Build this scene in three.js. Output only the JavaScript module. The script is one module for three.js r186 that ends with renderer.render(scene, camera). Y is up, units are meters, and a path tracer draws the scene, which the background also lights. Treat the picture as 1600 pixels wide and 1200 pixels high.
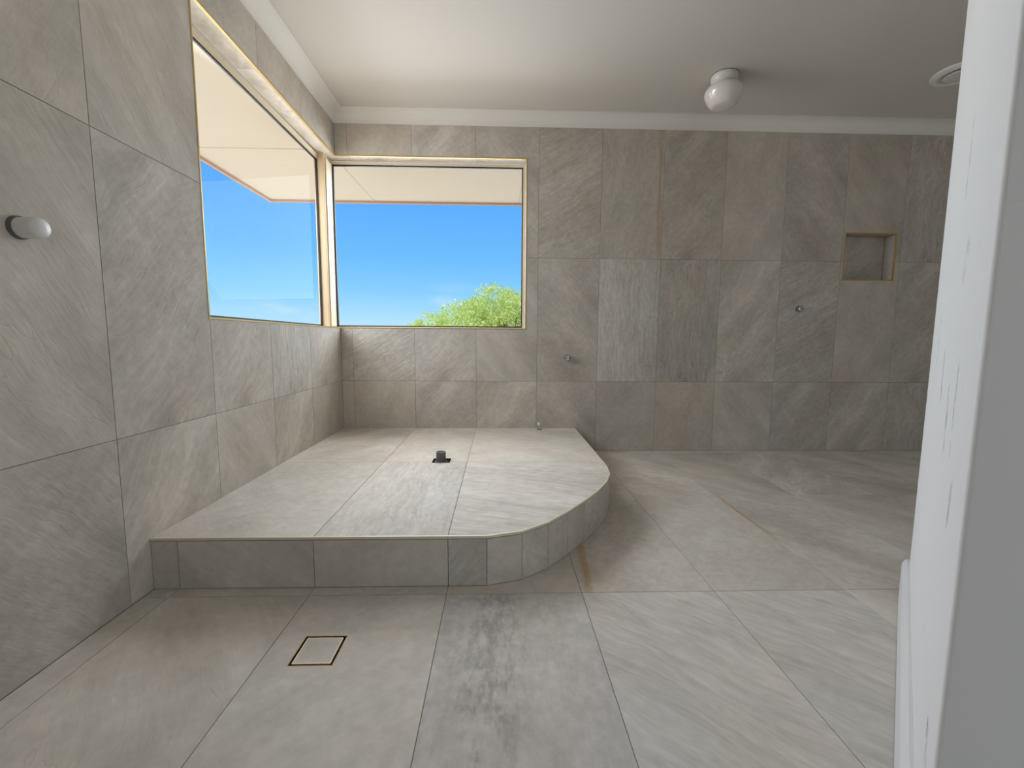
import * as THREE from 'three';
import { RectAreaLightUniformsLib } from 'three/addons/lights/RectAreaLightUniformsLib.js';
import { mergeGeometries } from 'three/addons/utils/BufferGeometryUtils.js';
import { RoundedBoxGeometry } from 'three/addons/geometries/RoundedBoxGeometry.js';

RectAreaLightUniformsLib.init();
const scene = new THREE.Scene();

// ------------------------------------------------------------------ camera
const F_PX = 678.13;
const camera = new THREE.PerspectiveCamera(2 * Math.atan(600 / F_PX) * 180 / Math.PI, 1600 / 1200, 0.02, 300);
const CAM = new THREE.Vector3(1.1542, 0.8401, 3.2199);
camera.position.copy(CAM);
camera.rotation.set(-0.1018, -0.0301, 0.0061, 'YXZ');

const renderer = new THREE.WebGLRenderer();
renderer.toneMapping = THREE.LinearToneMapping;
renderer.toneMappingExposure = 1.0;
renderer.shadowMap.enabled = true;

// ------------------------------------------------------------------ seeded noise
function rng(seed) { let s = seed | 0; return () => { s = (s + 0x6d2b79f5) | 0; let t = Math.imul(s ^ (s >>> 15), 1 | s); t = (t + Math.imul(t ^ (t >>> 7), 61 | t)) ^ t; return ((t ^ (t >>> 14)) >>> 0) / 4294967296; }; }
const PERM = (() => { const r = rng(7), a = new Float32Array(65536); for (let i = 0; i < 65536; i++) a[i] = r(); return a; })();
function vnoise(x, y, seed) {
  const xi = Math.floor(x), yi = Math.floor(y), fx = x - xi, fy = y - yi;
  const u = fx * fx * (3 - 2 * fx), v = fy * fy * (3 - 2 * fy);
  const X0 = (xi + seed * 37) & 255, X1 = (X0 + 1) & 255, Y0 = ((yi + seed * 59) & 255) << 8, Y1 = ((yi + 1 + seed * 59) & 255) << 8;
  const a = PERM[X0 | Y0], b = PERM[X1 | Y0], c = PERM[X0 | Y1], d = PERM[X1 | Y1];
  return a + (b - a) * u + (c - a) * v + (a - b - c + d) * u * v;
}
function fbm(x, y, seed, oct) { let s = 0, a = 0.5, n = 0; for (let i = 0; i < oct; i++) { s += a * vnoise(x, y, seed + i * 3); n += a; a *= 0.55; x = x * 2.03 + 11.7; y = y * 2.03 + 5.3; } return s / n; }
const smooth = (a, b, x) => { const t = Math.min(1, Math.max(0, (x - a) / (b - a))); return t * t * (3 - 2 * t); };
const mix = (a, b, t) => a + (b - a) * t;

// ------------------------------------------------------------------ sky: clear blue air, thin cloud wisps near the horizon
function makeSky() {
  const W = 1024, H = 512, d = new Float32Array(W * H * 4);
  const stops = [[0, 205, 235, 255], [2.5, 178, 227, 255], [6, 138, 208, 255], [10, 112, 191, 255], [16, 97, 176, 255], [25, 88, 166, 250], [45, 72, 146, 238], [90, 52, 120, 220]];
  const lin = (c) => { c /= 255; return c <= 0.04045 ? c / 12.92 : Math.pow((c + 0.055) / 1.055, 2.4); };
  for (let y = 0; y < H; y++) {
    const el = ((y + 0.5) / H - 0.5) * 180, e = Math.max(0, el);
    let k = 0; while (k < stops.length - 2 && stops[k + 1][0] < e) k++;
    const A = stops[k], B = stops[k + 1], t = Math.min(1, (e - A[0]) / (B[0] - A[0]));
    for (let x = 0; x < W; x++) {
      const az = (x + 0.5) / W * 2 * Math.PI, cx = Math.cos(az), cz = Math.sin(az);
      const n = fbm(cx * 9 + 20, cz * 9 + e * 0.9 + 20, 3, 5) * 0.6 + fbm(cx * 9 + 40, e * 0.55 + cz * 9, 9, 4) * 0.4;
      const c = smooth(0.5, 0.68, n) * (1 - smooth(1.5, 8, e)) * 0.75;
      for (let i = 0; i < 3; i++) d[(y * W + x) * 4 + i] = mix(lin(mix(A[i + 1], B[i + 1], t)), [0.72, 0.9, 1.0][i], c);
      d[(y * W + x) * 4 + 3] = 1;
    }
  }
  const t = new THREE.DataTexture(d, W, H, THREE.RGBAFormat, THREE.FloatType);
  t.mapping = THREE.EquirectangularReflectionMapping; t.magFilter = THREE.LinearFilter; t.needsUpdate = true;
  return t;
}
scene.background = makeSky();

// ------------------------------------------------------------------ sun (high, behind the corner; the eaves keep it out of the room)
const sun = new THREE.DirectionalLight(new THREE.Color(1.0, 0.95, 0.86), 8.4);
sun.position.set(-6, 16, -3); sun.target.position.set(0, 0, -2); sun.castShadow = true;
Object.assign(sun.shadow.camera, { left: -16, right: 16, top: 16, bottom: -16, near: 0.5, far: 50 });
sun.shadow.mapSize.set(2048, 2048);
scene.add(sun, sun.target);

// daylight of the corner windows, boosted by an added area light outside each pane
const DAY = new THREE.Color(0.88, 0.935, 1.0);
function dayFill(w, h, pos, look, intensity) {
  const l = new THREE.RectAreaLight(DAY, intensity, w, h); l.position.set(...pos); l.lookAt(...look); scene.add(l); return l;
}
const TILT = Math.tan(40 * Math.PI / 180);                    // tips the added lights down, as from sky above the panes
dayFill(1.5, 1.1, [0.7, 1.64, -0.72], [0.9, 1.64 - TILT, 0.26], 8.7);
dayFill(1.4, 1.1, [-0.78, 1.64, 0.85], [0.16, 1.64 - TILT, 1.18], 8.6);
dayFill(0.8, 1.95, [2.3, 1.03, 4.63], [2.3, 1.03, 0], 2.0);  // added area light at the unseen glazed door behind the camera

// ------------------------------------------------------------------ dimensions
const RX = 4.95, RZ = 4.45, CEIL = 2.408, CORN = 0.078;       // right wall, rear wall, ceiling, cornice size
const SILL = 0.922, HEAD = 2.115, WBX = 1.345, WLZ = 1.435;   // corner window opening
const ROW1 = 0.532, ROWH = 0.9, TW = 0.45, GX = 0.985 - TW * 3; // tile grid
const HP = 0.178;                                             // platform height

// ------------------------------------------------------------------ helpers
const M = {};
const std = (name, o) => { const m = new THREE.MeshStandardMaterial(o); m.name = name; M[name] = m; return m; };
const phy = (name, o) => { const m = new THREE.MeshPhysicalMaterial(o); m.name = name; M[name] = m; return m; };
const taken = new Map();
function numbered(n) { const k = taken.get(n) ?? 0; taken.set(n, k + 1); return k ? n + '_' + String(k).padStart(3, '0') : n; }
function tag(o, label, category, group, kind) { o.userData.label = label; o.userData.category = category; if (group) o.userData.group = group; if (kind) o.userData.kind = kind; return o; }
function part(name, geo, mat, parent) { const m = new THREE.Mesh(geo, mat); m.name = name; parent.add(m); return m; }
function top(name, geo, mat, label, category, kind) { const m = new THREE.Mesh(geo, mat); m.name = numbered(name); tag(m, label, category, null, kind); scene.add(m); return m; }
function group(name, label, category, pos = [0, 0, 0], kind) { const g = new THREE.Group(); g.name = numbered(name); g.position.set(...pos); tag(g, label, category, null, kind); scene.add(g); return g; }
function box(x0, x1, y0, y1, z0, z1) { const g = new THREE.BoxGeometry(x1 - x0, y1 - y0, z1 - z0); g.translate((x0 + x1) / 2, (y0 + y1) / 2, (z0 + z1) / 2); return g; }
function rbox(x0, x1, y0, y1, z0, z1, r) { const g = new RoundedBoxGeometry(x1 - x0, y1 - y0, z1 - z0, 2, r); g.translate((x0 + x1) / 2, (y0 + y1) / 2, (z0 + z1) / 2); return g; }
const merge = (l) => mergeGeometries(l.map((g) => (g.index ? g.toNonIndexed() : g)));

// ------------------------------------------------------------------ stone-look porcelain: colour and relief maps, 0.45 x 0.9 m each
function stone(o) {
  const W = 512, H = 1024, col = new Uint8Array(W * H * 4), bmp = new Uint8Array(W * H * 4), s = o.seed;
  const ca = Math.cos(o.angle), sa = Math.sin(o.angle);
  for (let y = 0; y < H; y++) for (let x = 0; x < W; x++) {
    const px = x / W * 0.45, py = y / H * 0.9;                         // metres
    let wx = px + 0.05 * (fbm(px * 6, py * 6, s + 40, 3) - 0.5), wy = py + 0.05 * (fbm(px * 6 + 9, py * 6, s + 50, 3) - 0.5);
    const a = (wx * ca + wy * sa), b = (-wx * sa + wy * ca);           // a along the streaks, b across them
    const cloud = fbm(wx * 5, wy * 5, s, 4) - 0.5;                     // broad clouds
    const band = fbm(a * 2.2, b * 9, s + 5, 4) - 0.5;                  // long bands
    const streak = fbm(a * 14, b * 90, s + 11, 4) - 0.5;               // cleft streaks
    const mott = fbm(px * 45, py * 45, s + 17, 4) - 0.5;               // mottling
    const grain = PERM[(x * 131 + y * 977 + s * 313) & 65535] - 0.5;
    const crackN = fbm(a * 3, b * 12, s + 23, 4), crack = Math.pow(1 - Math.min(1, Math.abs(crackN - 0.5) * 26), 3) * smooth(0.45, 0.6, fbm(wx * 4, wy * 4, s + 29, 2));
    let L = o.base + cloud * o.cloud + band * o.band + streak * o.streak + mott * o.mott + grain * 5 - crack * o.crack;
    const patch = smooth(0.52, 0.66, fbm(a * 3, b * 8, s + 31, 4)) * o.patch;
    L -= patch * 30 * (0.6 + mott * 2.2);
    if (o.veil) { const k = 1 - smooth(0.15, 1, Math.abs(px - o.veil[0] - o.veil[1] * py) / (o.veil[2] * (0.5 + fbm(py * 5, 2, s + 83, 3)))); L -= o.veil[3] * k * smooth(0.36, 0.76, fbm(px * 40, py * 15, s + 85, 5) + 0.5 * (fbm(px * 110, py * 60, s + 89, 3) - 0.5)); }
    const warm = o.warm + 7 * (fbm(wx * 4, wy * 4, s + 61, 3) - 0.5) - patch * 6, pink = 5 * (fbm(wx * 5, wy * 5, s + 67, 3) - 0.5);
    let r = L + warm * 0.75 + pink, g = L + warm * 0.12 - pink * 0.3, bl = L - warm * 0.75;
    if (o.rust) {                                                      // iron-stained vein
      const c = o.rust[0] + o.rust[1] * py + 0.012 * (fbm(py * 9, 3, s + 71, 4) - 0.5) * 2, wd = o.rust[2] * (0.35 + fbm(py * 7, 8, s + 73, 3));
      const k = (1 - smooth(0.2, 1, Math.abs(px - c) / wd)) * (0.55 + 0.5 * fbm(px * 60, py * 18, s + 79, 3)) * smooth(o.rust[3], o.rust[3] + 0.25, py) * (1 - smooth(o.rust[4] - 0.08, o.rust[4], py));
      const q = k * o.rust[5]; r = mix(r, 178, q); g = mix(g, 140, q); bl = mix(bl, 92, q);
    }
    const i = (y * W + x) * 4;
    col[i] = Math.max(0, Math.min(255, r)); col[i + 1] = Math.max(0, Math.min(255, g)); col[i + 2] = Math.max(0, Math.min(255, bl)); col[i + 3] = 255;
    const hgt = 128 + streak * o.relief * 150 + band * 120 + mott * 50 + grain * 4 - crack * 60;
    bmp[i] = bmp[i + 1] = bmp[i + 2] = Math.max(0, Math.min(255, hgt)); bmp[i + 3] = 255;
  }
  const mk = (d, srgb) => { const t = new THREE.DataTexture(d, W, H, THREE.RGBAFormat); t.wrapS = t.wrapT = THREE.MirroredRepeatWrapping; t.magFilter = THREE.LinearFilter; t.minFilter = THREE.LinearMipmapLinearFilter; if (srgb) t.colorSpace = THREE.SRGBColorSpace; t.needsUpdate = true; return t; };
  return [mk(col, true), mk(bmp, false)];
}
const B0 = { seed: 1, angle: 0.8, base: 193, cloud: 26, band: 26, streak: 14, mott: 24, crack: 0, patch: 0, warm: 12, relief: 1 };
const KINDS = {
  plain: { seed: 3, cloud: 22, band: 14, streak: 8, mott: 20, relief: 0.4 },
  plain2: { seed: 14, angle: 1.1, cloud: 26, band: 20, streak: 8, mott: 18, relief: 0.5, warm: 14 },
  diagonal: { seed: 21, angle: 0.75, band: 46, streak: 20, crack: 16, relief: 1.2 },
  diagonal2: { seed: 33, angle: 0.95, band: 52, streak: 18, crack: 22, relief: 1.2, warm: 13 },
  fall: { seed: 41, angle: -0.85, band: 40, streak: 14, crack: 12, relief: 0.9 },
  slate: { seed: 47, angle: 0.6, cloud: 18, band: 30, streak: 34, crack: 10, relief: 1.8 },
  vein: { seed: 52, angle: 1.5, cloud: 14, band: 40, streak: 26, crack: 26, patch: 0.2, relief: 1.3, warm: 12 },
  veinpale: { seed: 58, angle: 1.57, base: 193, cloud: 12, band: 26, streak: 30, mott: 20, crack: 22, relief: 1.6, warm: 11 },
  streaks: { seed: 66, angle: 2.35, cloud: 16, band: 24, streak: 30, mott: 10, crack: 12, relief: 1.4, warm: 10 },
  patchy: { seed: 71, angle: 1.62, cloud: 22, band: 20, streak: 12, mott: 30, crack: 4, patch: 0, veil: [0.11, 0.07, 0.13, 30], relief: 0.8, warm: 8 },
  soft: { seed: 83, angle: 2.2, cloud: 30, band: 34, streak: 10, mott: 14, crack: 6, relief: 0.7, warm: 13 },
  rust: { seed: 88, angle: 1.4, cloud: 20, band: 26, streak: 12, crack: 6, relief: 0.8, rust: [0.432, -0.012, 0.03, -0.1, 1.1, 0.4] },
  rustfloor: { seed: 95, angle: 1.0, cloud: 24, band: 26, streak: 10, crack: 6, relief: 0.7, rust: [0.03, 0.06, 0.026, -0.1, 1.1, 0.75] },
  rustline: { seed: 99, angle: 2.3, cloud: 26, band: 34, streak: 12, crack: 8, relief: 0.8, rust: [0.01, 0.0, 0.016, 0.3, 1.1, 0.6] },
};
const TONES = [[0.92, 0.91, 0.89], [0.88, 0.87, 0.85], [0.96, 0.95, 0.93], [1.02, 1.02, 1.02], [0.99, 0.985, 0.98], [1.06, 1.06, 1.06]];   // darker walls, paler floor and platform: the fall of light put into colour
const STONE = {};
for (const [k, o] of Object.entries(KINDS)) {
  const [map, bump] = stone({ ...B0, ...o });
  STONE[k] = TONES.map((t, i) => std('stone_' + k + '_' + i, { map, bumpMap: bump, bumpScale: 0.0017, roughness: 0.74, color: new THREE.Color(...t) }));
}
const NAMES = ['plain', 'diagonal', 'plain2', 'soft', 'diagonal2', 'fall', 'slate', 'plain'];
std('grout', { color: '#7d7972', roughness: 0.95 });
std('plaster', { color: '#e6e3dd', roughness: 0.85 });
std('ceilingpaint', { color: '#dcd7cf', roughness: 0.9 });
std('cornicepaint', { color: '#eeeae2', roughness: 0.8 });
phy('brass', { color: '#c2a566', roughness: 0.4, metalness: 0.45 });
std('trimcream', { color: '#d8ccb4', roughness: 0.45, metalness: 0.1 });
std('timber', { color: '#d6bb94', roughness: 0.5 });
std('timberpale', { color: '#e0d3b6', roughness: 0.5 });
std('gasket', { color: '#141216', roughness: 0.6 });
phy('glass', { color: '#ffffff', transmission: 1, thickness: 0, roughness: 0.0, ior: 1.5, specularIntensity: 0.08 });
phy('chrome', { color: '#c6cacd', metalness: 1, roughness: 0.18 });
phy('steel', { color: '#cfcac0', metalness: 0.9, roughness: 0.3 });
std('darkpipe', { color: '#62625f', roughness: 0.6 });
std('mortar', { color: '#6f6b64', roughness: 1 });
phy('drainrim', { color: '#e6d6bc', roughness: 0.35, metalness: 0.3 });
std('black', { color: '#0d0b0a', roughness: 0.8 });
phy('whiteplastic', { color: '#dcd9d3', roughness: 0.4 });
phy('opal', { color: '#f1e9e3', roughness: 0.12, clearcoat: 0.6, clearcoatRoughness: 0.05 });
phy('enamel', { color: '#eae6e1', roughness: 0.3 });
std('soffit', { color: '#dcd5c6', roughness: 0.9 });
std('fascia', { color: '#c9a896', roughness: 0.7 });
std('render', { color: '#d6cfc2', roughness: 0.9 });

// ------------------------------------------------------------------ tiles: bevelled slabs with recessed joints
const GAP = 0.0021, TT = 0.009, BEV = 0.0004;
// Outline(s) of a rectangle minus rectangular holes.
function outline([x0, x1, y0, y1], holes) {
  const cl = (v, a, b) => Math.min(b, Math.max(a, v)), uniq = (a) => [...new Set(a.map((v) => +v.toFixed(5)))].sort((p, q) => p - q);
  const xs = uniq([x0, x1, ...holes.flatMap((h) => [cl(h[0], x0, x1), cl(h[1], x0, x1)])]), ys = uniq([y0, y1, ...holes.flatMap((h) => [cl(h[2], y0, y1), cl(h[3], y0, y1)])]);
  const edges = new Map(), key = (i, j) => i + ',' + j;
  const add = (a, b) => { const r = b + '>' + a; if (edges.has(r)) edges.delete(r); else edges.set(a + '>' + b, [a, b]); };
  for (let i = 0; i < xs.length - 1; i++) for (let j = 0; j < ys.length - 1; j++) {
    const cx = (xs[i] + xs[i + 1]) / 2, cy = (ys[j] + ys[j + 1]) / 2;
    if (holes.some((h) => cx > h[0] && cx < h[1] && cy > h[2] && cy < h[3])) continue;
    add(key(i, j), key(i + 1, j)); add(key(i + 1, j), key(i + 1, j + 1)); add(key(i + 1, j + 1), key(i, j + 1)); add(key(i, j + 1), key(i, j));
  }
  const next = new Map(); for (const [a, b] of edges.values()) next.set(a, b);
  const loops = [];
  while (next.size) {
    const start = next.keys().next().value, loop = []; let k = start;
    while (next.has(k)) { const [i, j] = k.split(',').map(Number); loop.push(new THREE.Vector2(xs[i], ys[j])); const n = next.get(k); next.delete(k); k = n; }
    loops.push(loop.filter((p, i) => { const a = loop[(i + loop.length - 1) % loop.length], b = loop[(i + 1) % loop.length]; return Math.abs((p.x - a.x) * (b.y - p.y) - (p.y - a.y) * (b.x - p.x)) > 1e-9; }));
  }
  return loops;
}
function slab(pts, uv, holes = [], thick = TT) {
  const sh = new THREE.Shape(pts); for (const h of holes) sh.holes.push(new THREE.Path(h));
  const g = new THREE.ExtrudeGeometry(sh, { depth: thick - 2 * BEV, bevelEnabled: true, bevelThickness: BEV, bevelSize: BEV, bevelOffset: -BEV, bevelSegments: 1, steps: 1, curveSegments: 6 });
  g.translate(0, 0, BEV - thick);                                       // the face lies at z = 0
  const p = g.attributes.position, t = g.attributes.uv;
  for (let i = 0; i < p.count; i++) t.setXY(i, ...uv(p.getX(i), p.getY(i)));
  return g;
}
const pick = rng(20240);
// frame: origin and the directions of u, v and the outward normal
function tileCell(parent, frame, cell, holes, kind, tone, flip, long = 'v') {
  const c = [cell[0] + GAP / 2, cell[1] - GAP / 2, cell[2] + GAP / 2, cell[3] - GAP / 2];
  if (c[1] - c[0] < 0.006 || c[3] - c[2] < 0.006) return;
  const loops = outline(c, holes), area = (l) => THREE.ShapeUtils.area(l), outer = loops.filter((l) => area(l) > 0), inner = loops.filter((l) => area(l) < 0);
  const ou = cell[4] ?? cell[0], ov = cell[5] ?? cell[2];
  const uv = (x, y) => { let u = long === 'v' ? (x - ou) / TW : (y - ov) / TW, v = long === 'v' ? (y - ov) / ROWH : (x - ou) / ROWH; if (flip & 1) u = 1 - u; if (flip & 2) v = 1 - v; return [u, v]; };
  for (const l of outer) {
    if (area(l) < 1e-4) continue;
    const m = part('tile', slab(l, uv, inner), STONE[kind][tone], parent);
    place(m, frame);
  }
}
function place(m, f) { const b = new THREE.Matrix4().makeBasis(f.u, f.v, f.n); b.setPosition(f.o); m.applyMatrix4(b); }
const V = (x, y, z) => new THREE.Vector3(x, y, z);
const FR = {
  back: { o: V(0, 0, 0), u: V(1, 0, 0), v: V(0, 1, 0), n: V(0, 0, 1) },
  left: { o: V(0, 0, 0), u: V(0, 0, -1), v: V(0, 1, 0), n: V(1, 0, 0) },      // u = -z
  floor: { o: V(0, 0, 0), u: V(1, 0, 0), v: V(0, 0, -1), n: V(0, 1, 0) },     // v = -z
};

// ------------------------------------------------------------------ wall_back
const NX0 = 3.709, NX1 = 4.091, NY0 = 1.3, NY1 = 1.634, ND = 0.098;           // niche
const RECESS = 0.0014, WT = 0.25;
const wallBack = top('wall_back', merge([
  box(-0.25, WBX, -0.3, SILL - 0.0095, -WT, -RECESS), box(-0.125, WBX, HEAD + 0.0095, 2.55, -0.125, -RECESS),
  box(WBX + 0.0095, NX0 - 0.0095, -0.3, 2.55, -WT, -RECESS), box(NX1 + 0.0095, RX + 0.15, -0.3, 2.55, -WT, -RECESS),
  box(NX0 - 0.0095, NX1 + 0.0095, -0.3, NY0 - 0.0095, -WT, -RECESS), box(NX0 - 0.0095, NX1 + 0.0095, NY1 + 0.0095, 2.55, -WT, -RECESS),
  box(NX0 - 0.0095, NX1 + 0.0095, NY0 - 0.0095, NY1 + 0.0095, -WT, -ND - 0.009),
]), M.grout, 'grey stone-look tiled back wall with corner window and small niche', 'wall', 'structure');
const backHoles = [[-0.1, WBX, SILL, HEAD], [NX0, NX1, NY0, NY1]];
const rowsY = [[0, ROW1], [ROW1, ROW1 + ROWH], [ROW1 + ROWH, CEIL]];
const backKinds = {
  // column counted from the joint at x = 0.087: [row0, row1, row2]
  '-1': ['plain', 'slate', 'plain'], 0: ['plain2', 'slate', 'plain2'], 1: ['diagonal', 'diagonal', 'diagonal'], 2: ['diagonal2', 'soft', 'fall'], 3: ['fall', 'fall', 'slate'],
  4: ['plain', 'veinpale', 'rust'], 5: ['plain2', 'vein', 'diagonal'], 6: ['soft', 'diagonal2', 'plain2'], 7: ['diagonal', 'slate', 'fall'], 8: ['diagonal2', 'plain2', 'soft'], 9: ['vein', 'diagonal', 'vein'], 10: ['plain', 'plain', 'plain'],
};
for (let c = -1; c <= 10; c++) rowsY.forEach(([y0, y1], r) => {
  const x0 = Math.max(0, GX + 0.45 + c * TW), x1 = Math.min(RX, GX + 0.45 + (c + 1) * TW);
  const k = backKinds[c][r], tone = k === 'veinpale' ? 5 : Math.floor(pick() * 3);
  tileCell(wallBack, FR.back, [x0, x1, y0, y1, GX + 0.45 + c * TW, r === 0 ? ROW1 - ROWH : y0], backHoles, k, tone, 0);
});
// niche lining
for (const [f, cell, k] of [
  [{ o: V(NX0, NY0, -ND), u: V(1, 0, 0), v: V(0, 1, 0), n: V(0, 0, 1) }, [0, NX1 - NX0, 0, NY1 - NY0], 'diagonal2'],
  [{ o: V(NX1, NY0, 0), u: V(0, 0, -1), v: V(0, 1, 0), n: V(-1, 0, 0) }, [0, ND, 0, NY1 - NY0], 'plain'],
  [{ o: V(NX0, NY0, -ND), u: V(0, 0, 1), v: V(0, 1, 0), n: V(1, 0, 0) }, [0, ND, 0, NY1 - NY0], 'plain2'],
  [{ o: V(NX0, NY0, 0), u: V(1, 0, 0), v: V(0, 0, -1), n: V(0, 1, 0) }, [0, NX1 - NX0, 0, ND], 'plain'],
  [{ o: V(NX0, NY1, -ND), u: V(1, 0, 0), v: V(0, 0, 1), n: V(0, -1, 0) }, [0, NX1 - NX0, 0, ND], 'plain2'],
]) tileCell(wallBack, f, cell, [], k, 1, 0);
function edgeTrim(name, parent, list, mat) { for (const b of list) part(name, box(...b), mat, parent); }
edgeTrim('niche_trim', wallBack, [
  [NX0 - 0.007, NX1 + 0.007, NY1 - 0.001, NY1 + 0.007, -0.012, 0.0016], [NX0 - 0.007, NX1 + 0.007, NY0 - 0.007, NY0 + 0.001, -0.012, 0.0016],
  [NX0 - 0.007, NX0 + 0.001, NY0, NY1, -0.012, 0.0016], [NX1 - 0.001, NX1 + 0.007, NY0, NY1, -0.012, 0.0016]], M.brass);

// ------------------------------------------------------------------ wall_left
const wallLeft = top('wall_left', merge([
  box(-WT, -RECESS, -0.3, SILL - 0.0095, -0.002, WLZ), box(-0.125, -RECESS, HEAD + 0.0095, 2.55, -0.002, WLZ), box(-WT, -RECESS, -0.3, 2.55, WLZ + 0.0095, RZ + 0.15),
]), M.grout, 'grey stone-look tiled left wall with the other half of the corner window', 'wall', 'structure');
const leftZ = [0, 0.06, 0.515, 0.975, WLZ, 1.897, 2.347, 2.797, 3.247, 3.697, 4.147, RZ];
const leftKinds = [['plain', 'plain', 'plain'], ['plain2', 'diagonal', 'plain'], ['diagonal2', 'vein', 'plain2'], ['soft', 'diagonal', 'plain'], ['diagonal2', 'diagonal', 'soft'], ['fall', 'soft', 'plain2']];
for (let i = 0; i < leftZ.length - 1; i++) rowsY.forEach(([y0, y1], r) => {
  const k = (leftKinds[i] ?? [NAMES[(i * 3 + r * 5) % 8], NAMES[(i + r * 3) % 8], NAMES[(i * 5 + r) % 8]])[r];
  tileCell(wallLeft, FR.left, [-leftZ[i + 1], -leftZ[i], y0, y1, -leftZ[i + 1], r === 0 ? ROW1 - ROWH : y0], [[-WLZ, 0.1, SILL, HEAD]], k, Math.floor(pick() * 3), 0);
});

// ------------------------------------------------------------------ window reveals (tiled) and brass edge trims
const RD = 0.082;
for (let i = 0, x = 0; i < 4; i++) {                                           // back window: head and sill
  const xs = [-RD, 0.087, 0.537, 0.987, WBX];
  tileCell(wallBack, { o: V(0, HEAD, 0), u: V(1, 0, 0), v: V(0, 0, 1), n: V(0, -1, 0) }, [xs[i], xs[i + 1], -RD, i ? 0 : -0.0], [], NAMES[i], 5, 0);  // palest tone on the head: ground bounce put into its colour
  tileCell(wallBack, { o: V(0, SILL, 0), u: V(1, 0, 0), v: V(0, 0, -1), n: V(0, 1, 0) }, [xs[i], xs[i + 1], 0, RD], [], NAMES[i + 2], 2, 0);
}
tileCell(wallBack, { o: V(WBX, SILL, 0), u: V(0, 0, -1), v: V(0, 1, 0), n: V(-1, 0, 0) }, [0, RD, 0, HEAD - SILL], [], 'plain', 2, 0);
{
  const zs = [0, 0.515, 0.975, WLZ];
  for (let i = 0; i < 3; i++) {
    tileCell(wallLeft, { o: V(0, HEAD, 0), u: V(0, 0, 1), v: V(-1, 0, 0), n: V(0, -1, 0) }, [zs[i], zs[i + 1], 0, RD + 0.02], [], NAMES[i + 3], 5, 0, 'u');  // head tile palest here too, bounce light put into the colour
    tileCell(wallLeft, { o: V(0, SILL, 0), u: V(0, 0, -1), v: V(-1, 0, 0), n: V(0, 1, 0) }, [-zs[i + 1], -zs[i], 0, RD + 0.02], [], NAMES[i + 1], 2, 0, 'u');
  }
  tileCell(wallLeft, { o: V(0, SILL, WLZ), u: V(-1, 0, 0), v: V(0, 1, 0), n: V(0, 0, -1) }, [0, RD + 0.02, 0, HEAD - SILL], [], 'plain2', 2, 0);
}
const TR = 0.006;
edgeTrim('edge_trim', wallBack, [
  [0, WBX + TR, HEAD - 0.001, HEAD + TR, -0.012, 0.0016], [0, WBX + TR, SILL - TR, SILL + 0.001, -0.012, 0.0016], [WBX - 0.001, WBX + TR, SILL, HEAD, -0.012, 0.0016]], M.brass);
edgeTrim('edge_trim', wallLeft, [
  [-0.012, 0.0016, HEAD - 0.001, HEAD + TR, 0, WLZ + TR], [-0.012, 0.0016, SILL - TR, SILL + 0.001, 0, WLZ + TR], [-0.012, 0.0016, SILL, HEAD, WLZ - 0.001, WLZ + TR]], M.brass);

// ------------------------------------------------------------------ windows
const FT = 2.088, FB = 0.93;                                                   // clear opening of the timber frame
const win2 = group('window_2', 'fixed timber-framed pane in the back wall looking onto a green tree', 'window', [0, 0, 0], 'structure');
part('frame_head', box(-0.06, WBX - 0.001, FT, HEAD - 0.009, -0.105, -RD), M.timberpale, win2);
part('frame_sill', box(-0.06, WBX - 0.001, SILL + 0.0005, FB, -0.105, -RD), M.timberpale, win2);
part('frame_jamb', box(WBX - 0.018, WBX - 0.001, FB, FT, -0.105, -RD), M.timberpale, win2);
part('corner_post', rbox(-0.13, -0.062, SILL - 0.02, HEAD + 0.01, -0.13, 0.045, 0.004), M.timber, win2);
part('frame_jamb', box(-0.062, -0.055, FB, FT, -0.13, 0.02), M.timberpale, win2);
const GK = 0.009;
part('gasket', merge([box(-0.055, WBX - 0.018, FT - GK, FT, -0.105, -0.088), box(-0.055, WBX - 0.018, FB, FB + GK, -0.105, -0.088), box(-0.055, -0.055 + GK, FB, FT, -0.105, -0.088), box(WBX - 0.018 - GK, WBX - 0.018, FB, FT, -0.105, -0.088)]), M.gasket, win2);
part('pane', (() => { const g = new THREE.PlaneGeometry(WBX - 0.018 + 0.055 - GK, FT - FB - GK); g.translate((WBX - 0.018 - 0.055) / 2, (FT + FB) / 2, -0.0965); return g; })(), M.glass, win2);
const LD = RD + 0.02, win1 = group('window_1', 'fixed timber-framed pane in the left wall under the wide eave', 'window', [0, 0, 0], 'structure');
part('frame_head', box(-0.1185, -LD, FT - 0.015, HEAD - 0.009, 0.045, WLZ - 0.001), M.timberpale, win1);
part('frame_sill', box(-0.1185, -LD, SILL + 0.0005, FB, 0.045, WLZ - 0.001), M.timberpale, win1);
part('frame_jamb', box(-0.1185, -LD, FB, FT, WLZ - 0.018, WLZ - 0.001), M.timber, win1);
{
  const t = FT - 0.015;
  part('gasket', merge([box(-0.1185, -0.109, t - 0.009, t, 0.045, WLZ - 0.018), box(-0.1185, -0.109, FB, FB + GK, 0.045, WLZ - 0.018), box(-0.1185, -0.107, FB, t, 0.0455, 0.0535), box(-0.1185, -0.109, FB, t, WLZ - 0.018 - GK, WLZ - 0.018)]), M.gasket, win1);
  part('pane', (() => { const g = new THREE.PlaneGeometry(WLZ - 0.018 - 0.05, t - FB - GK); g.rotateY(Math.PI / 2); g.translate(-0.114, (t + FB) / 2, (WLZ - 0.018 + 0.05) / 2); return g; })(), M.glass, win1);
}

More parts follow.
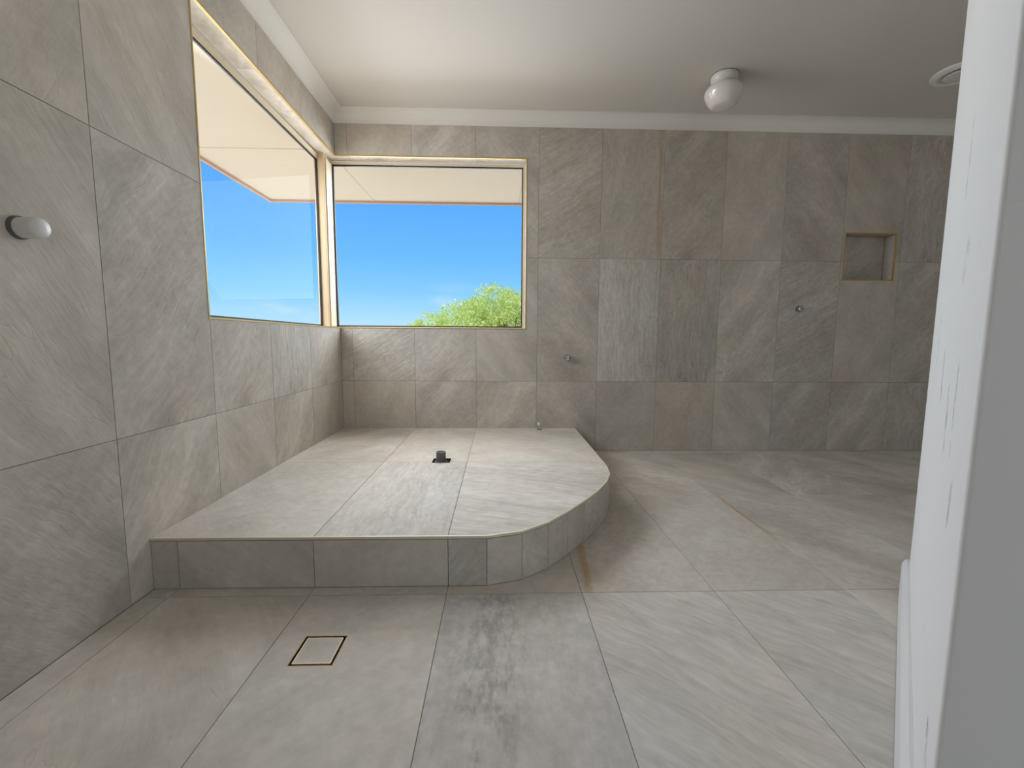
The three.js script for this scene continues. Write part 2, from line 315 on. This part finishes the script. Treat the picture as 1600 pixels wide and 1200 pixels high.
// ------------------------------------------------------------------ platform outline (x, z)
const OUT = [[1.115, 1.808], [1.237, 1.772], [1.336, 1.7], [1.424, 1.6], [1.512, 1.489], [1.594, 1.37], [1.665, 1.245], [1.71, 1.125], [1.728, 1.0]];
const PFULL = [[0, 0], [0, 1.808], ...OUT, [1.73, 0]];                          // clockwise seen from above
function inPlatform(x, z) { let c = false; for (let i = 0, j = PFULL.length - 1; i < PFULL.length; j = i++) { const [xi, zi] = PFULL[i], [xj, zj] = PFULL[j]; if ((zi > z) !== (zj > z) && x < ((xj - xi) * (z - zi)) / (zj - zi) + xi) c = !c; } return c; }

// ------------------------------------------------------------------ floor
const DR = [0.609, 0.727, 2.05, 2.167];                                        // drain x0 x1 z0 z1
const floor = top('floor', merge([
  box(0, DR[0], -0.3, -RECESS, 0, RZ), box(DR[1], RX, -0.3, -RECESS, 0, RZ), box(DR[0], DR[1], -0.3, -RECESS, 0, DR[2]), box(DR[0], DR[1], -0.3, -RECESS, DR[3], RZ), box(DR[0], DR[1], -0.3, -0.05, DR[2], DR[3])]),
  M.grout, 'floor of large grey stone-look tiles', 'floor', 'structure');
const floorZ = [0, 0.054, 0.954, 1.854, 2.754, 3.654, RZ];
const floorKinds = { '0,3': 'plain', '1,3': 'soft', '2,3': 'plain', '3,3': 'patchy', '4,3': 'streaks', '5,3': 'streaks', '6,3': 'soft', '3,2': 'plain2', '4,2': 'rustfloor', '5,2': 'plain', '6,2': 'rustline', '7,2': 'soft', '8,2': 'diagonal2', '9,2': 'plain2',
  '4,1': 'plain2', '5,1': 'fall', '6,1': 'soft', '7,1': 'diagonal2', '8,1': 'fall', '9,1': 'soft' };
for (let c = 0; c < 12; c++) for (let r = 0; r < floorZ.length - 1; r++) {
  const u0 = GX - 0.0025 + c * TW - 0.0, x0 = Math.max(0, u0), x1 = Math.min(RX, u0 + TW), z0 = floorZ[r], z1 = floorZ[r + 1];
  if (x1 - x0 < 0.01) continue;
  let vis = false; for (let i = 0; i <= 4; i++) for (let j = 0; j <= 4; j++) if (!inPlatform(mix(x0, x1, i / 4), mix(z0, z1, j / 4))) vis = true;
  if (!vis || (x1 < 1.7 && z1 < 1.81)) continue;
  const k = floorKinds[c + ',' + r] ?? NAMES[(c * 5 + r * 3) % 8];
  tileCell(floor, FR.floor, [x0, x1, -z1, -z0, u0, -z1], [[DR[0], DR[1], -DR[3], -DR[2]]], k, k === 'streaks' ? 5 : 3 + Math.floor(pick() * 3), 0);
}

// ------------------------------------------------------------------ platform (tiled plinth for a bath)
const plat = group('bath_platform', 'raised tiled platform with rounded corner under the corner window', 'platform');
{
  const cs = new THREE.Shape(PFULL.map(([x, z]) => new THREE.Vector2(x, -z)));
  const hole = [0.792, 0.889, 0.838, 0.927];                                    // rough square hole for the waste pipe
  cs.holes.push(new THREE.Path([[hole[0], hole[2]], [hole[1], hole[2]], [hole[1], hole[3]], [hole[0], hole[3]]].map(([x, z]) => new THREE.Vector2(x, -z))));
  const core = new THREE.ExtrudeGeometry(cs, { depth: HP - RECESS - 0.002, bevelEnabled: false }); core.rotateX(-Math.PI / 2); core.translate(0, 0.0015, 0);
  const inset = 0.0105; core.scale(1, 1, 1);
  const p = core.attributes.position; for (let i = 0; i < p.count; i++) { if (p.getZ(i) > 1.0) { p.setZ(i, p.getZ(i) - inset * 0.75); } if (p.getX(i) > 1.0) p.setX(i, p.getX(i) - inset * 0.75); }
  core.computeVertexNormals();
  part('core', core, M.grout, plat);
  part('hole_base', box(hole[0], hole[1], 0.004, HP - 0.025, hole[2], hole[3]), M.mortar, plat);
  // top tiles: the grid cut by the outline
  const clip = (poly, x0, x1, y0, y1) => {
    const half = (pts, f, at) => { const out = []; pts.forEach((a, i) => { const b = pts[(i + 1) % pts.length], fa = f(a) - at, fb = f(b) - at; if (fa >= 0) out.push(a); if ((fa >= 0) !== (fb >= 0)) { const t = fa / (fa - fb); out.push([mix(a[0], b[0], t), mix(a[1], b[1], t)]); } }); return out; };
    return half(half(half(half(poly, (p) => p[0], x0), (p) => -p[0], -x1), (p) => p[1], y0), (p) => -p[1], -y1);
  };
  const edge = 0.0035, shrink = PFULL.map(([x, z]) => [x > 1 ? x - edge * (x > 1.7 ? 1 : 0.6) : x, z > 1 ? z - edge * (z > 1.79 ? 1 : 0.6) : z]);
  const xj = [0, 0.533, 0.983, 1.74], zj = [0, 0.911, 1.82];
  const kinds = [['soft', 'plain2', 'plain2'], ['plain', 'veinpale', 'slate']];
  for (let r = 0; r < 2; r++) for (let c = 0; c < 3; c++) {
    let pts = clip(shrink, xj[c] + GAP / 2, xj[c + 1] - GAP / 2, zj[r] + GAP / 2, zj[r + 1] - GAP / 2).map(([x, z]) => new THREE.Vector2(x, -z));
    if (pts.length < 3) continue;
    if (THREE.ShapeUtils.area(pts) < 0) pts.reverse();
    const uv = (x, y) => [(x - xj[c]) / (c === 2 ? 0.75 : TW), (-y - zj[r]) / ROWH];
    if (c === 1) pts = outline([xj[1] + GAP / 2, xj[2] - GAP / 2, -(r ? 1.808 - edge : zj[1] - GAP / 2), -(r ? zj[1] + GAP / 2 : GAP / 2)], [[hole[0], hole[1], -hole[3], -hole[2]]])[0];
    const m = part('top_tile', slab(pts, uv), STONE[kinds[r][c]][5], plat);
    place(m, { ...FR.floor, o: V(0, HP, 0) });
  }
  // riser tiles
  const segs = [];
  const fx = [0, 0.087, 0.533, 0.983, 1.115]; for (let i = 0; i < 4; i++) segs.push([[fx[i], 1.808], [fx[i + 1], 1.808]]);
  for (let i = 0; i < OUT.length - 1; i++) segs.push([OUT[i], OUT[i + 1]]);
  segs.push([OUT[OUT.length - 1], [1.7285, 0.56]], [[1.7285, 0.56], [1.73, 0.11]], [[1.73, 0.11], [1.73, 0]]);
  segs.forEach(([a, b], i) => {
    const d = V(b[0] - a[0], 0, b[1] - a[1]), L = d.length(); d.normalize();
    const n = V(-d.z, 0, d.x); if (n.z < 0 && Math.abs(n.z) > 0.1 || n.x < -0.1) n.negate();
    const f = { o: V(a[0], 0, a[1]), u: d, v: V(0, 1, 0), n };
    const g = slab([[GAP / 2, 0.002], [L - GAP / 2, 0.002], [L - GAP / 2, HP - 0.011], [GAP / 2, HP - 0.011]].map(([x, y]) => new THREE.Vector2(x, y)), (x, y) => [y / TW + i * 0.13, x / ROWH + i * 0.29]);
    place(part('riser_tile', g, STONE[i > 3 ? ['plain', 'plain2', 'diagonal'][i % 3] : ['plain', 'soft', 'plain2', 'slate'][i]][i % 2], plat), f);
  });
  // metal nosing along the open edge
  const path = [[0, 1.808], ...OUT, [1.73, 0]];
  for (let i = 0; i < path.length - 1; i++) {
    const [a, b] = [path[i], path[i + 1]], L = Math.hypot(b[0] - a[0], b[1] - a[1]);
    const g = new RoundedBoxGeometry(L + 0.001, 0.0095, 0.009, 2, 0.0015);
    const m = part('edge_trim', g, M.trimcream, plat), dx = (b[0] - a[0]) / L, dz = (b[1] - a[1]) / L;
    m.position.set((a[0] + b[0]) / 2 + dz * 0.0035, HP - 0.0043, (a[1] + b[1]) / 2 - dx * 0.0035);
    m.rotation.y = -Math.atan2(dz, dx);
  }
}
// waste pipe standing in the hole
{
  const g = group('waste_pipe', 'short dark grey waste pipe stub standing in the square hole of the platform', 'pipe', [0.838, HP - 0.025, 0.884]);
  const prof = [[0.0, 0.066], [0.018, 0.066], [0.0185, 0.0745], [0.0255, 0.0745], [0.0262, 0.073], [0.0262, 0.0]].map(([r, y]) => new THREE.Vector2(r, y));
  part('pipe', new THREE.LatheGeometry(prof, 28), M.darkpipe, g);
  part('collar', (() => { const c = new THREE.CylinderGeometry(0.034, 0.038, 0.022, 24); c.translate(0, 0.0115, 0); return c; })(), M.mortar, g);
  const fl = part('flap', (() => { const c = new THREE.ConeGeometry(0.017, 0.012, 4); c.translate(0, 0.075, 0); return c; })(), M.darkpipe, g); fl.rotation.y = 0.5;
}
// water point near the back wall
{
  const g = group('water_stub', 'small capped chrome water pipe stub on the platform by the back wall', 'pipe', [1.454, HP, 0.055]);
  part('pipe', (() => { const c = new THREE.CylinderGeometry(0.0095, 0.0095, 0.045, 20); c.translate(0, 0.0225, 0); return c; })(), M.chrome, g);
  part('cap', new THREE.LatheGeometry([[0.0001, 0.052], [0.009, 0.052], [0.0125, 0.049], [0.0125, 0.032], [0.0095, 0.03]].map((p) => new THREE.Vector2(...p)), 20), M.whiteplastic, g);
  part('flange', (() => { const c = new THREE.CylinderGeometry(0.017, 0.019, 0.004, 20); c.translate(0, 0.002, 0); return c; })(), M.darkpipe, g);
}
// wall plugs
function plug(name, label, pos, axis, bodyMat, rimMat, r, len) {
  const g = group(name, label, 'pipe cap', pos);
  if (axis === 'x') g.rotation.z = -Math.PI / 2; else g.rotation.x = Math.PI / 2;
  part('rim', (() => { const c = new THREE.CylinderGeometry(r * 1.03, r * 1.06, len * 0.18, 24); c.translate(0, len * 0.09, 0); return c; })(), rimMat, g);
  part('body', new THREE.LatheGeometry([[r * 0.92, len * 0.1], [r * 0.96, len * 0.85], [r * 0.86, len], [r * 0.3, len * 1.03], [0.0001, len * 1.03]].map((p) => new THREE.Vector2(...p)), 28), bodyMat, g);
  if (bodyMat !== M.whiteplastic) part('screw_slot', (() => { const c = new THREE.BoxGeometry(r * 0.9, 0.002, r * 0.2); c.translate(0, len * 1.03, 0); return c; })(), M.darkpipe, g);
  return g;
}
plug('pipe_cap', 'chrome pipe cap on the back wall just right of the platform', [1.662, 0.708, 0], 'z', M.chrome, M.darkpipe, 0.022, 0.032);
plug('pipe_cap', 'grey metal pipe cap on the back wall below the niche', [3.39, 1.08, 0], 'z', M.chrome, M.darkpipe, 0.022, 0.04);
plug('pipe_cap', 'white plastic pipe cap on the left wall nearest the camera', [0, 1.1, 2.112], 'x', M.whiteplastic, M.darkpipe, 0.026, 0.055);

// ------------------------------------------------------------------ floor drain with tile insert
{
  const [x0, x1, z0, z1] = DR, g = group('floor_drain', 'square tile-insert floor drain with metal rim in the front floor tile', 'drain');
  const ring = (a, w, y0, y1) => [[x0 + a, x1 - a, y0, y1, z0 + a, z0 + a + w], [x0 + a, x1 - a, y0, y1, z1 - a - w, z1 - a], [x0 + a, x0 + a + w, y0, y1, z0 + a + w, z1 - a - w], [x1 - a - w, x1 - a, y0, y1, z0 + a + w, z1 - a - w]].map((b) => box(...b));
  part('outer_rim', merge(ring(0.0004, 0.0016, -0.0015, 0.0)), M.brass, g);
  part('insert_rim', merge(ring(0.0092, 0.0022, -0.0025, 0.0002)), M.drainrim, g);
  part('sump', box(x0 + 0.0025, x1 - 0.0025, -0.049, -0.0095, z0 + 0.0004, z1 - 0.0004), M.black, g);
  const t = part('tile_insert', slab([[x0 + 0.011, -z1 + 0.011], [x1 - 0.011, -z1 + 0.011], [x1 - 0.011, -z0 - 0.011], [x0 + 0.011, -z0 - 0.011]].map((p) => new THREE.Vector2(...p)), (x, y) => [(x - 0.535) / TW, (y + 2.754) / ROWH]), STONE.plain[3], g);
  place(t, { ...FR.floor, o: V(0, -0.0003, 0) });
}

// ------------------------------------------------------------------ remaining shell
top('ceiling', box(-0.25, RX + 0.15, CEIL, CEIL + 0.14, -0.25, RZ + 0.15), M.ceilingpaint, 'plain white painted ceiling', 'ceiling', 'structure');
top('wall_right', box(RX, RX + 0.15, -0.3, 2.55, 0, RZ), M.plaster, 'white plaster wall hidden behind the partition', 'wall', 'structure');
top('wall_rear', merge([box(-WT, 1.88, -0.3, 2.55, RZ, RZ + 0.15), box(2.72, RX + 0.15, -0.3, 2.55, RZ, RZ + 0.15), box(1.88, 2.72, 2.06, 2.55, RZ, RZ + 0.15), box(1.88, 2.72, -0.3, 0, RZ, RZ + 0.15)]), M.plaster, 'white plaster wall behind the camera', 'wall', 'structure');
{
  const d = group('door_1', 'glazed white door behind the camera', 'door', [1.55, 0, 0], 'structure');
  part('frame', merge([box(0.331, 0.39, 0.001, 2.059, RZ + 0.05, RZ + 0.1), box(1.11, 1.169, 0.001, 2.059, RZ + 0.05, RZ + 0.1), box(0.39, 1.11, 1.98, 2.059, RZ + 0.05, RZ + 0.1), box(0.39, 1.11, 0.001, 0.1, RZ + 0.05, RZ + 0.1)]), M.enamel, d);
  part('pane', (() => { const g = new THREE.PlaneGeometry(0.72, 1.88); g.translate(0.75, 1.04, RZ + 0.075); return g; })(), M.glass, d);
  part('handle', rbox(0.41 - 0.03, 0.41 + 0.08, 1.0, 1.02, RZ + 0.0, RZ + 0.02, 0.006), M.steel, d);
}
// cornice: concave cove
function cove(name, label, a, b, inward) {
  const s = new THREE.Shape(), c = CORN; s.moveTo(0, 0); s.lineTo(0, -c); s.lineTo(0.006, -c);
  for (let i = 1; i <= 10; i++) { const t = i / 10 * Math.PI / 2; s.lineTo(0.006 + (c - 0.01) * (1 - Math.cos(t)), -c + 0.004 + (c - 0.008) * Math.sin(t)); }
  s.lineTo(c, -0.004); s.lineTo(c, 0); s.closePath();
  const d = new THREE.Vector3().subVectors(b, a), L = d.length(); d.normalize();
  const g = new THREE.ExtrudeGeometry(s, { depth: L, bevelEnabled: false });
  const m = top(name, g, M.cornicepaint, label, 'cornice', 'structure');
  m.applyMatrix4(new THREE.Matrix4().makeBasis(inward, V(0, 1, 0), d).setPosition(a));
}
cove('trim_1', 'white cove cornice along the back wall', V(RX, CEIL, 0), V(0, CEIL, 0), V(0, 0, 1));
cove('trim_2', 'white cove cornice along the left wall', V(0, CEIL, 0), V(0, CEIL, RZ), V(1, 0, 0));

// ------------------------------------------------------------------ diagonal partition beside the camera
{
  const th = 43.7 * Math.PI / 180, d = V(Math.sin(th), 0, -Math.cos(th)), n = V(Math.cos(th), 0, Math.sin(th));
  const O = V(CAM.x, 0, CAM.z).addScaledVector(n, 0.063), s0 = 0.695, s1 = 1.84, T = 0.13;
  // face texture: white paint with grey scuffs
  const cv = document.createElement('canvas'); cv.width = 512; cv.height = 1024; const cx = cv.getContext('2d');
  cx.fillStyle = '#e9e8e6'; cx.fillRect(0, 0, 512, 1024);
  const r = rng(5); for (let i = 0; i < 9000; i++) { const v = 222 + Math.floor(r() * 24); cx.fillStyle = `rgba(${v},${v},${v},0.25)`; cx.fillRect(r() * 512, r() * 1024, 2 + r() * 5, 1 + r() * 3); }
  const scuff = (s, y, len, w, a, lean) => { const X = (s - s0) / (s1 - s0) * 512, Y = (1 - y / CEIL) * 1024; for (let i = 0; i < 26; i++) { const t = r(); cx.fillStyle = `rgba(128,130,136,${a * (0.3 + r() * 0.7)})`; cx.fillRect(X + lean * (t - 0.5) + (r() - 0.5) * w, Y + (t - 0.5) * len, 1.5 + r() * 3, 3 + r() * 9); } };
  scuff(1.15, 1.18, 60, 6, 0.3, 4); scuff(1.25, 0.78, 40, 10, 0.5, -8); scuff(1.05, 0.72, 46, 12, 0.45, -10); scuff(0.93, 0.75, 60, 6, 0.35, -6); scuff(0.85, 0.62, 30, 10, 0.3, 6); scuff(1.5, 0.85, 70, 8, 0.3, 8); scuff(1.0, 0.98, 26, 30, 0.22, 20); scuff(0.8, 0.3, 26, 12, 0.3, -10);
  const tx = new THREE.CanvasTexture(cv); tx.colorSpace = THREE.SRGBColorSpace; tx.wrapS = tx.wrapT = THREE.ClampToEdgeWrapping;
  const paint = std('partitionpaint', { map: tx, roughness: 0.75 });
  const sh = new THREE.Shape(), R = 0.006;                                       // footprint in (s along d, t along n)
  const arc = (cxx, cyy, a0) => { for (let i = 0; i <= 6; i++) { const a = a0 + (i / 6) * Math.PI / 2; const p = [cxx + R * Math.cos(a), cyy + R * Math.sin(a)]; sh.curves.length || sh.currentPoint.lengthSq() ? sh.lineTo(...p) : sh.moveTo(...p); } };
  arc(s0 + R, R, Math.PI); arc(s1 - R, R, 1.5 * Math.PI); arc(s1 - R, T - R, 0); arc(s0 + R, T - R, 0.5 * Math.PI);
  const g = new THREE.ExtrudeGeometry(sh, { depth: CEIL - 0.0005, bevelEnabled: false });
  const p = g.attributes.position, u = g.attributes.uv; for (let i = 0; i < p.count; i++) u.setXY(i, (p.getX(i) - s0) / (s1 - s0), p.getZ(i) / CEIL);
  const m = top('wall_partition', g, paint, 'white painted partition wall end with grey scuff marks at the right edge', 'wall', 'structure');
  m.applyMatrix4(new THREE.Matrix4().makeBasis(d, n, V(0, 1, 0)).setPosition(O.x, 0.0005, O.z));
  // skirting board with bevelled top
  const bs = new THREE.Shape([[0, 0.002], [0.018, 0.002], [0.018, 0.118], [0.0165, 0.126], [0.011, 0.136], [0.006, 0.14], [0, 0.14]].map((q) => new THREE.Vector2(...q)));
  const bg = new THREE.ExtrudeGeometry(bs, { depth: s1 - s0 + 0.018 - 0.02, bevelEnabled: false });
  const bm = top('baseboard_partition', bg, phy('skirtpaint', { color: '#e6e6e6', roughness: 0.35 }), 'white bevelled skirting board along the foot of the partition', 'baseboard', 'structure');
  const start = O.clone().addScaledVector(d, s0 + 0.02);
  bm.applyMatrix4(new THREE.Matrix4().makeBasis(n.clone().negate(), V(0, 1, 0), d).setPosition(start));
}

// ------------------------------------------------------------------ ceiling light (unlit opal schoolhouse shade) and exhaust vent
{
  const g = group('ceiling_light', 'white opal glass ceiling light with round fitter, switched off', 'lamp', [2.49, CEIL, 0.505]);
  part('fitter', new THREE.LatheGeometry([[0.0001, 0], [0.074, 0], [0.076, -0.004], [0.074, -0.03], [0.062, -0.04], [0.058, -0.044]].map((p) => new THREE.Vector2(...p)), 40), M.enamel, g);
  part('mounting_ring', (() => { const c = new THREE.CylinderGeometry(0.077, 0.077, 0.003, 40); c.translate(0, -0.0016, 0); return c; })(), M.darkpipe, g);
  const pr = [[0.056, -0.038], [0.06, -0.05], [0.082, -0.06], [0.1, -0.074], [0.108, -0.092], [0.108, -0.108], [0.1, -0.128], [0.088, -0.15], [0.07, -0.168], [0.05, -0.176], [0.0001, -0.179]].map((p) => new THREE.Vector2(...p));
  part('shade', new THREE.LatheGeometry(new THREE.SplineCurve(pr).getPoints(60).map((p) => new THREE.Vector2(Math.max(0.0001, p.x), p.y)), 48), M.opal, g);
}
{
  const g = group('ceiling_vent', 'round white ceiling exhaust vent half hidden by the partition', 'vent', [3.83, CEIL, 0.6]);
  part('ring', new THREE.LatheGeometry([[0.0001, 0], [0.128, 0], [0.132, -0.006], [0.126, -0.018], [0.105, -0.026], [0.092, -0.024], [0.088, -0.014], [0.0001, -0.01]].map((p) => new THREE.Vector2(...p)), 48), M.enamel, g);
  part('disc', new THREE.LatheGeometry([[0.0001, -0.028], [0.06, -0.027], [0.07, -0.022], [0.068, -0.018], [0.0001, -0.016]].map((p) => new THREE.Vector2(...p)), 40), M.enamel, g);
}

// ------------------------------------------------------------------ outdoors: eave, ground, tree
{
  const S = 2.2, EX = -1.09, EZ = -1.28;
  const e = group('roof_eave', 'pale boxed roof eave with pinkish fascia edge outside the windows', 'eave', [0, 0, 0], 'structure');
  part('soffit_sheet', box(EX, -0.1025, S, S + 0.01, EZ, -0.126), M.soffit, e);
  part('soffit_sheet', box(-0.0975, 1.35, S, S + 0.01, EZ, -0.126), M.soffit, e);
  part('soffit_sheet', box(1.352, 2.6, S, S + 0.01, EZ, -WT), M.soffit, e);
  part('soffit_sheet', box(2.605, 6, S, S + 0.01, EZ, -WT), M.soffit, e);
  part('soffit_sheet', box(EX, -0.126, S, S + 0.01, -0.122, 1.44), M.soffit, e);
  part('soffit_sheet', box(EX, -WT, S, S + 0.01, 1.444, 2.2), M.soffit, e);
  part('soffit_sheet', box(EX, -WT, S, S + 0.01, 2.205, 5.4), M.soffit, e);
  part('joint_strip', box(-0.112, -0.088, S - 0.004, S + 0.002, EZ, -0.13), M.soffit, e);
  part('joint_strip', box(EX, -0.13, S - 0.004, S + 0.002, -0.136, -0.112), M.soffit, e);
  part('fascia', box(EX - 0.025, EX, S - 0.022, S + 0.2, EZ - 0.025, 5.4), M.fascia, e);
  part('fascia', box(EX, 6, S - 0.022, S + 0.2, EZ - 0.025, EZ), M.fascia, e);
  part('roof_deck', box(EX - 0.02, 6, S + 0.35, S + 0.4, EZ - 0.02, 5.6), M.render, e);
  part('gutter_board', merge([box(EX - 0.025, EX, S + 0.2, S + 0.4, EZ - 0.025, 5.4), box(EX, 6, S + 0.2, S + 0.4, EZ - 0.025, EZ)]), M.render, e);
}
{
  const W = 512, d = new Uint8Array(W * W * 4);
  for (let y = 0; y < W; y++) for (let x = 0; x < W; x++) { const n = 176 + 40 * (fbm(x / 60, y / 60, 4, 4) - 0.5) + 26 * (PERM[(x * 57 + y * 911) & 65535] - 0.5), i = (y * W + x) * 4; d[i] = n + 8; d[i + 1] = n; d[i + 2] = n - 14; d[i + 3] = 255; }
  const t = new THREE.DataTexture(d, W, W, THREE.RGBAFormat); t.colorSpace = THREE.SRGBColorSpace; t.wrapS = t.wrapT = THREE.RepeatWrapping; t.repeat.set(30, 30); t.magFilter = THREE.LinearFilter; t.needsUpdate = true;
  const g = new THREE.BoxGeometry(90, 0.2, 90); g.translate(0, -0.42, -10);
  top('ground', g, std('paving', { map: t, roughness: 0.95 }), 'pale sandy ground outside the house', 'ground', 'structure');
}
{
  const r = rng(77), base = [1.35, -0.32, -8.2];
  const g = group('garden_tree', 'bushy yellow-green tree outside the back window', 'tree', base);
  const bark = std('bark', { color: '#7d6a54', roughness: 0.95 });
  const tube = (pts, r0, r1) => { const c = new THREE.CatmullRomCurve3(pts.map((p) => V(...p))), tg = new THREE.TubeGeometry(c, 12, 1, 8); const p = tg.attributes.position; for (let i = 0; i <= 12; i++) { const q = c.getPoint(i / 12), rr = mix(r0, r1, i / 12); for (let j = 0; j <= 8; j++) { const k = i * 9 + j; p.setXYZ(k, q.x + (p.getX(k) - q.x) * rr, q.y + (p.getY(k) - q.y) * rr, q.z + (p.getZ(k) - q.z) * rr); } } tg.computeVertexNormals(); return tg; };
  part('trunk', tube([[0, 0, 0], [0.05, 0.5, 0], [-0.03, 1.1, 0.05], [0.0, 1.9, 0]], 0.13, 0.05), bark, g);
  // lumps of the crown: [x, y, z, radius] about the base
  const lumps = [[-0.35, 2.02, 0, 0.62], [0.35, 1.9, 0.1, 0.66], [-1.15, 1.5, 0.1, 0.7], [-1.9, 1.36, 0, 0.52], [-2.25, 1.12, 0.1, 0.5], [-2.55, 0.95, 0.1, 0.48], [-0.9, 1.15, 0.3, 0.8], [0.2, 1.2, 0.3, 0.95], [1.1, 1.45, 0, 0.9], [1.6, 1.0, 0.1, 0.8], [-1.6, 0.95, 0.1, 0.6], [0.6, 2.0, -0.3, 0.5], [-0.65, 1.75, -0.4, 0.6]];
  for (const l of lumps) part('branch', tube([[0, 0.9, 0], [l[0] * 0.4, mix(0.9, l[1], 0.5), l[2] * 0.5], [l[0], l[1], l[2]]], 0.05, 0.012), bark, g);
  const leaf = new THREE.BufferGeometry();
  leaf.setAttribute('position', new THREE.Float32BufferAttribute([0, 0, 0, 0.012, 0.03, 0.004, 0, 0.075, 0, -0.012, 0.03, 0.004], 3)); leaf.setIndex([0, 1, 2, 0, 2, 3]);
  leaf.setAttribute('uv', new THREE.Float32BufferAttribute([0.5, 0, 1, 0.5, 0.5, 1, 0, 0.5], 2)); leaf.computeVertexNormals();
  const N = 60000, im = new THREE.InstancedMesh(leaf, phy('leaf', { color: '#ffffff', roughness: 0.6, transmission: 0.45, thickness: 0, specularIntensity: 0.2, side: THREE.DoubleSide }), N); im.name = 'foliage'; im.userData.kind = 'stuff';
  const m4 = new THREE.Matrix4(), q = new THREE.Quaternion(), e = new THREE.Euler(), tot = lumps.reduce((s, l) => s + l[3] ** 2, 0), col = new THREE.Color();
  let k = 0;
  for (const l of lumps) {
    const n = l === lumps[lumps.length - 1] ? N - k : Math.round(N * l[3] ** 2 / tot), sprigs = Math.max(20, Math.round(n / 22));
    let done = 0;
    for (let s = 0; s < sprigs && done < n; s++) {
      const a = r() * 6.283, z = r() * 2 - 1, rr = l[3] * (0.55 + 0.5 * Math.pow(r(), 0.6)), c = Math.sqrt(1 - z * z);
      const P = [l[0] + rr * c * Math.cos(a), l[1] + rr * z * 0.85, l[2] + rr * c * Math.sin(a)];
      for (let i = 0; i < 22 && done < n; i++, done++) {
        e.set((r() - 0.5) * 2.4, r() * 6.283, (r() - 0.5) * 2.4); q.setFromEuler(e);
        const sc = 0.6 + r() * 0.7;
        m4.compose(V(P[0] + (r() - 0.5) * 0.16, P[1] + (r() - 0.5) * 0.14, P[2] + (r() - 0.5) * 0.16), q, V(sc, sc, sc)); im.setMatrixAt(k, m4);
        const y = 0.93 + 0.14 * r(); col.setRGB(0.66 * y, 0.75 * y, 0.31 * y); im.setColorAt(k, col); k++;
      }
    }
    while (done < n) { im.setMatrixAt(k, m4); im.setColorAt(k, col); k++; done++; }
  }
  g.add(im);
}

scene.traverse((o) => { if (o.isMesh) { o.castShadow = true; o.receiveShadow = true; } });
renderer.render(scene, camera);
